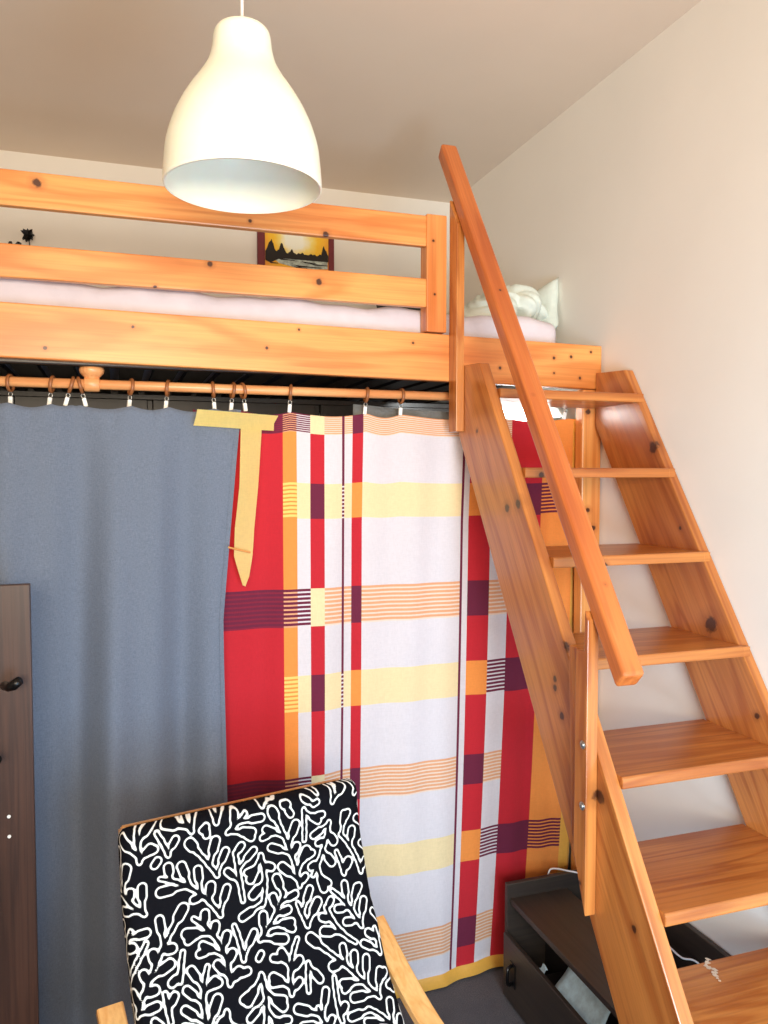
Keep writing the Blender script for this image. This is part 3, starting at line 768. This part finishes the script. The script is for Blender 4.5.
sec += [(x, -ht) for x in lin(hw-rc, 0, 24)][1:]
pa = [0]
for a, b in zip(sec, sec[1:]): pa.append(pa[-1]+math.dist(a, b))
PA, PLn = pa[-1], L[-1]
# --- leaf outline pattern as a distance field on a fine grid
RES = .0025; GX, GY = int(PA/RES)+2, int((PLn+.06)/RES)+2
field = np.full((GY, GX), 1.0); gx = np.arange(GX)*RES; gy = np.arange(GY)*RES
rnd = random.Random(21); segs = []             # (ax,ay,bx,by,r,id)
def sdist(p, a, b):
    dx, dy = b[0]-a[0], b[1]-a[1]; q = dx*dx+dy*dy
    t = 0 if q == 0 else max(0, min(1, ((p[0]-a[0])*dx+(p[1]-a[1])*dy)/q))
    return math.hypot(p[0]-a[0]-t*dx, p[1]-a[1]-t*dy)
cells = {}
def add(a, b, r, idn):
    segs.append((a, b, r, idn)); k = len(segs)-1
    n = int(math.dist(a, b)/.02)+1
    for i in range(n+1):
        p = (a[0]+(b[0]-a[0])*i/n, a[1]+(b[1]-a[1])*i/n); cells.setdefault((int(p[0]/.06), int(p[1]/.06)), set()).add(k)
def clear(a, b, r, ignore, gap):
    for i in range(6):
        t = i/5; p = (a[0]+(b[0]-a[0])*t, a[1]+(b[1]-a[1])*t); cx, cy = int(p[0]/.06), int(p[1]/.06)
        for ox in (-1, 0, 1):
            for oy in (-1, 0, 1):
                for k in cells.get((cx+ox, cy+oy), ()):
                    A, B, R, I = segs[k]
                    if I in ignore: continue
                    if sdist(p, A, B) < r+R+gap: return False
    return True
GAP = .0058; nid = 0
def leaf_on(p, ang, idp, rl, lens):
    """teardrop lobe growing from p in direction ang"""
    global nid
    for Ln in lens:
        tip = (p[0]+Ln*math.cos(ang), p[1]+Ln*math.sin(ang)); a = (p[0]+(rl+.006)*math.cos(ang), p[1]+(rl+.006)*math.sin(ang))
        if clear((p[0]+.55*Ln*math.cos(ang), p[1]+.55*Ln*math.sin(ang)), tip, rl, (idp,), GAP) and clear(a, a, rl*.7, (idp,), GAP):
            nid += 1
            m = (p[0]+Ln*.62*math.cos(ang), p[1]+Ln*.62*math.sin(ang))
            add(p, m, rl*.52, nid); add(m, tip, rl, nid); return nid, tip
    return None
stems = []
for it in range(1800):
    if len(stems) > 160: break
    p = (rnd.uniform(0, PA), rnd.uniform(0, PLn)); ang = rnd.choice((-1.9, -1.3, -1.6, 1.6, -.9, -2.3))+rnd.uniform(-.3, .3); cv = rnd.uniform(-7, 7)
    pts = [p]; nid += 1; my = nid; ok = True
    for s in range(rnd.choice((6, 9, 12))):
        q = (pts[-1][0]+.018*math.cos(ang), pts[-1][1]+.018*math.sin(ang)); ang += cv*.018
        if not clear(pts[-1], q, .004, (my,), .024): break
        pts.append(q)
    if len(pts) < 4: continue
    for a, b in zip(pts, pts[1:]): add(a, b, .0048, my)
    stems.append((my, pts))
for my, pts in stems:
    side = 1; acc = 0
    leaf_on(pts[-1], math.atan2(pts[-1][1]-pts[-2][1], pts[-1][0]-pts[-2][0]), my, .0115, (.045, .036, .028))
    for a, b in zip(pts, pts[1:]):
        th = math.atan2(b[1]-a[1], b[0]-a[0])
        for f in (.25, .75):
            p = (a[0]+(b[0]-a[0])*f, a[1]+(b[1]-a[1])*f)
            for sd in (1, -1):
                r = leaf_on(p, th+sd*rnd.uniform(.65, 1.05), my, rnd.uniform(.0080, .0108), (.052, .045, .038, .031, .026, .021))
                if r and rnd.random() < .5:
                    pm = (p[0]+(r[1][0]-p[0])*.55, p[1]+(r[1][1]-p[1])*.55); leaf_on(pm, th-sd*rnd.uniform(.1, .5)+sd*.9+sd*.8, r[0], .008, (.028, .023, .019))
# fill leftover places with small sprigs of lobes
for it in range(5000):
    p = (rnd.uniform(0, PA), rnd.uniform(0, PLn+.05)); r = rnd.uniform(.0065, .010); ang = rnd.uniform(0, 6.28); Ln = rnd.choice((.030, .022, .015, .010))
    q = (p[0]+Ln*math.cos(ang), p[1]+Ln*math.sin(ang))
    if clear(p, q, r, (), GAP):
        nid += 1; me_ = nid; add(p, q, r, nid)
        for da in (1.0, -1.0, 2.2, -2.2): leaf_on(p, ang+da, me_, .008, (.028, .022, .018))
for (a, b, r, i) in segs:
    x0i, x1i = int((min(a[0], b[0])-.03)/RES), int((max(a[0], b[0])+.03)/RES)+1; y0i, y1i = int((min(a[1], b[1])-.03)/RES), int((max(a[1], b[1])+.03)/RES)+1
    x0i, y0i = max(0, x0i), max(0, y0i); x1i, y1i = min(GX, x1i), min(GY, y1i)
    if x1i <= x0i or y1i <= y0i: continue
    X, Yg = np.meshgrid(gx[x0i:x1i], gy[y0i:y1i]); dx, dy = b[0]-a[0], b[1]-a[1]; q = dx*dx+dy*dy
    tt = np.clip(((X-a[0])*dx+(Yg-a[1])*dy)/q, 0, 1) if q else 0*X
    d = np.hypot(X-a[0]-tt*dx, Yg-a[1]-tt*dy)-r
    old = field[y0i:y1i, x0i:x1i]; k = .004                      # smooth union
    h = np.clip(.5+.5*(d-old)/k, 0, 1); field[y0i:y1i, x0i:x1i] = np.where(np.abs(d-old) < k, d*(1-h)+old*h-k*h*(1-h), np.minimum(d, old))
def fs(u, v):
    i, j = min(GX-2, max(0, int(u/RES))), min(GY-2, max(0, int(v/RES))); fu, fv = u/RES-i, v/RES-j
    return float(field[j, i]*(1-fu)*(1-fv)+field[j, i+1]*fu*(1-fv)+field[j+1, i]*(1-fu)*fv+field[j+1, i+1]*fu*fv)
V = []; sd = []; ns = len(sec)
ER = .026
for p, d, t in sam:
    e = min(t, PLn-t); k = 1 if e > ER else math.sqrt(max(0.0, 1-(1-e/ER)**2)); ins = rc*.0+.018*(1-k)
    n = Vector((-d.z, 0, d.x))
    if n.x < 0 and n.z < 0: n = -n
    n = Vector((-d.z, 0, d.x))*(1 if (-d.z) > 0 or d.x > 0 else -1)
    for (w, h), a in zip(sec, pa):
        puff = .010*(1-(w/hw)**2) if h > 0 else 0
        wr = .0025*math.sin(t*38+w*5)*math.sin(w*21+t*6)
        hh = h*max(k, .05)+(puff+wr)*k
        ww = w*(1-ins/hw)
        q = p+n*hh; V.append(cp(q.x+0, q.z, ww)); sd.append(fs(a, t))
F = []
for i in range(len(sam)-1):
    for k in range(ns-1): A = i*ns+k; F.append((A, A+1, A+ns+1, A+ns))
me = bpy.data.meshes.new('cushion'); me.from_pydata([tuple(v) for v in V], [], F)
at = me.attributes.new('leafdist', 'FLOAT', 'POINT'); at.data.foreach_set('value', sd)
t = NT('leaf_print'); a = t.n('ShaderNodeAttribute'); a.attribute_name = 'leafdist'
ad = t.math('ABSOLUTE', a.outputs['Fac']); fac = t.rng(ad, .0023, .0014)
pos = t.n('ShaderNodeNewGeometry').outputs['Position']
t.set(Base_Color=t.mix(fac, srgb(10, 10, 16), srgb(240, 238, 232)), Roughness=.85)
t.set(Specular_IOR_Level=.12)
t.bump(noise(t, pos, 500, 2), .2, .002)
cu = link('cushion', me, t.m, ch, True)

# ------------------------------------------------------------------ light
def area(name, loc, target, sx, sy, power, c, spread=math.pi):
    l = bpy.data.lights.new(name, 'AREA'); l.shape = 'RECTANGLE'; l.size = sx; l.size_y = sy; l.energy = power; l.color = c; l.spread = spread
    o = bpy.data.objects.new(name, l); col.objects.link(o); o.location = loc
    o.rotation_euler = (Vector(target)-Vector(loc)).to_track_quat('-Z', 'Y').to_euler(); return o
area('window_light', (.65, -.35, 1.0), (1.53, 1.6, .7), .7, 1.0, 46, (.50, .75, 1.0), math.radians(150))
area('warm_fill', (-.2, -1.4, 1.9), (.5, 2.6, 2.2), 1.4, .8, 43, (1.0, .84, .63), math.radians(105))  # added warm fill from behind the camera, lifts the upper boards
sp = bpy.data.lights.new('box_fill_spot', 'SPOT'); sp.energy = 20; sp.spot_size = math.radians(85); sp.color = (.95, 1, 1); so = bpy.data.objects.new('box_fill_spot', sp); col.objects.link(so)  # added spot with no fixture, brightens the white box below the loft
so.location = (1.30, 2.36, 1.975); so.rotation_euler = (Vector((1.32, 2.5, 1.87))-Vector(so.location)).to_track_quat('-Z', 'Y').to_euler()
w = bpy.data.worlds.new('World'); bpy.context.scene.world = w; w.use_nodes = True
w.node_tree.nodes['Background'].inputs[0].default_value = (.93, .95, 1.0, 1); w.node_tree.nodes['Background'].inputs[1].default_value = .55

# ------------------------------------------------------------------ camera
cam = bpy.data.cameras.new('Camera'); co = bpy.data.objects.new('Camera', cam); col.objects.link(co)
cam.sensor_fit = 'HORIZONTAL'; cam.sensor_width = 36; cam.lens = 800/768*36; cam.clip_start = .02
yaw, pit = math.radians(18.6), math.radians(-2.6)
co.location = (0, 0, H)
co.rotation_euler = (math.pi/2+pit, 0, -yaw)
sc = bpy.context.scene; sc.camera = co
sc.view_settings.view_transform = 'Standard'; sc.view_settings.look = 'None'; sc.view_settings.exposure = 0.0
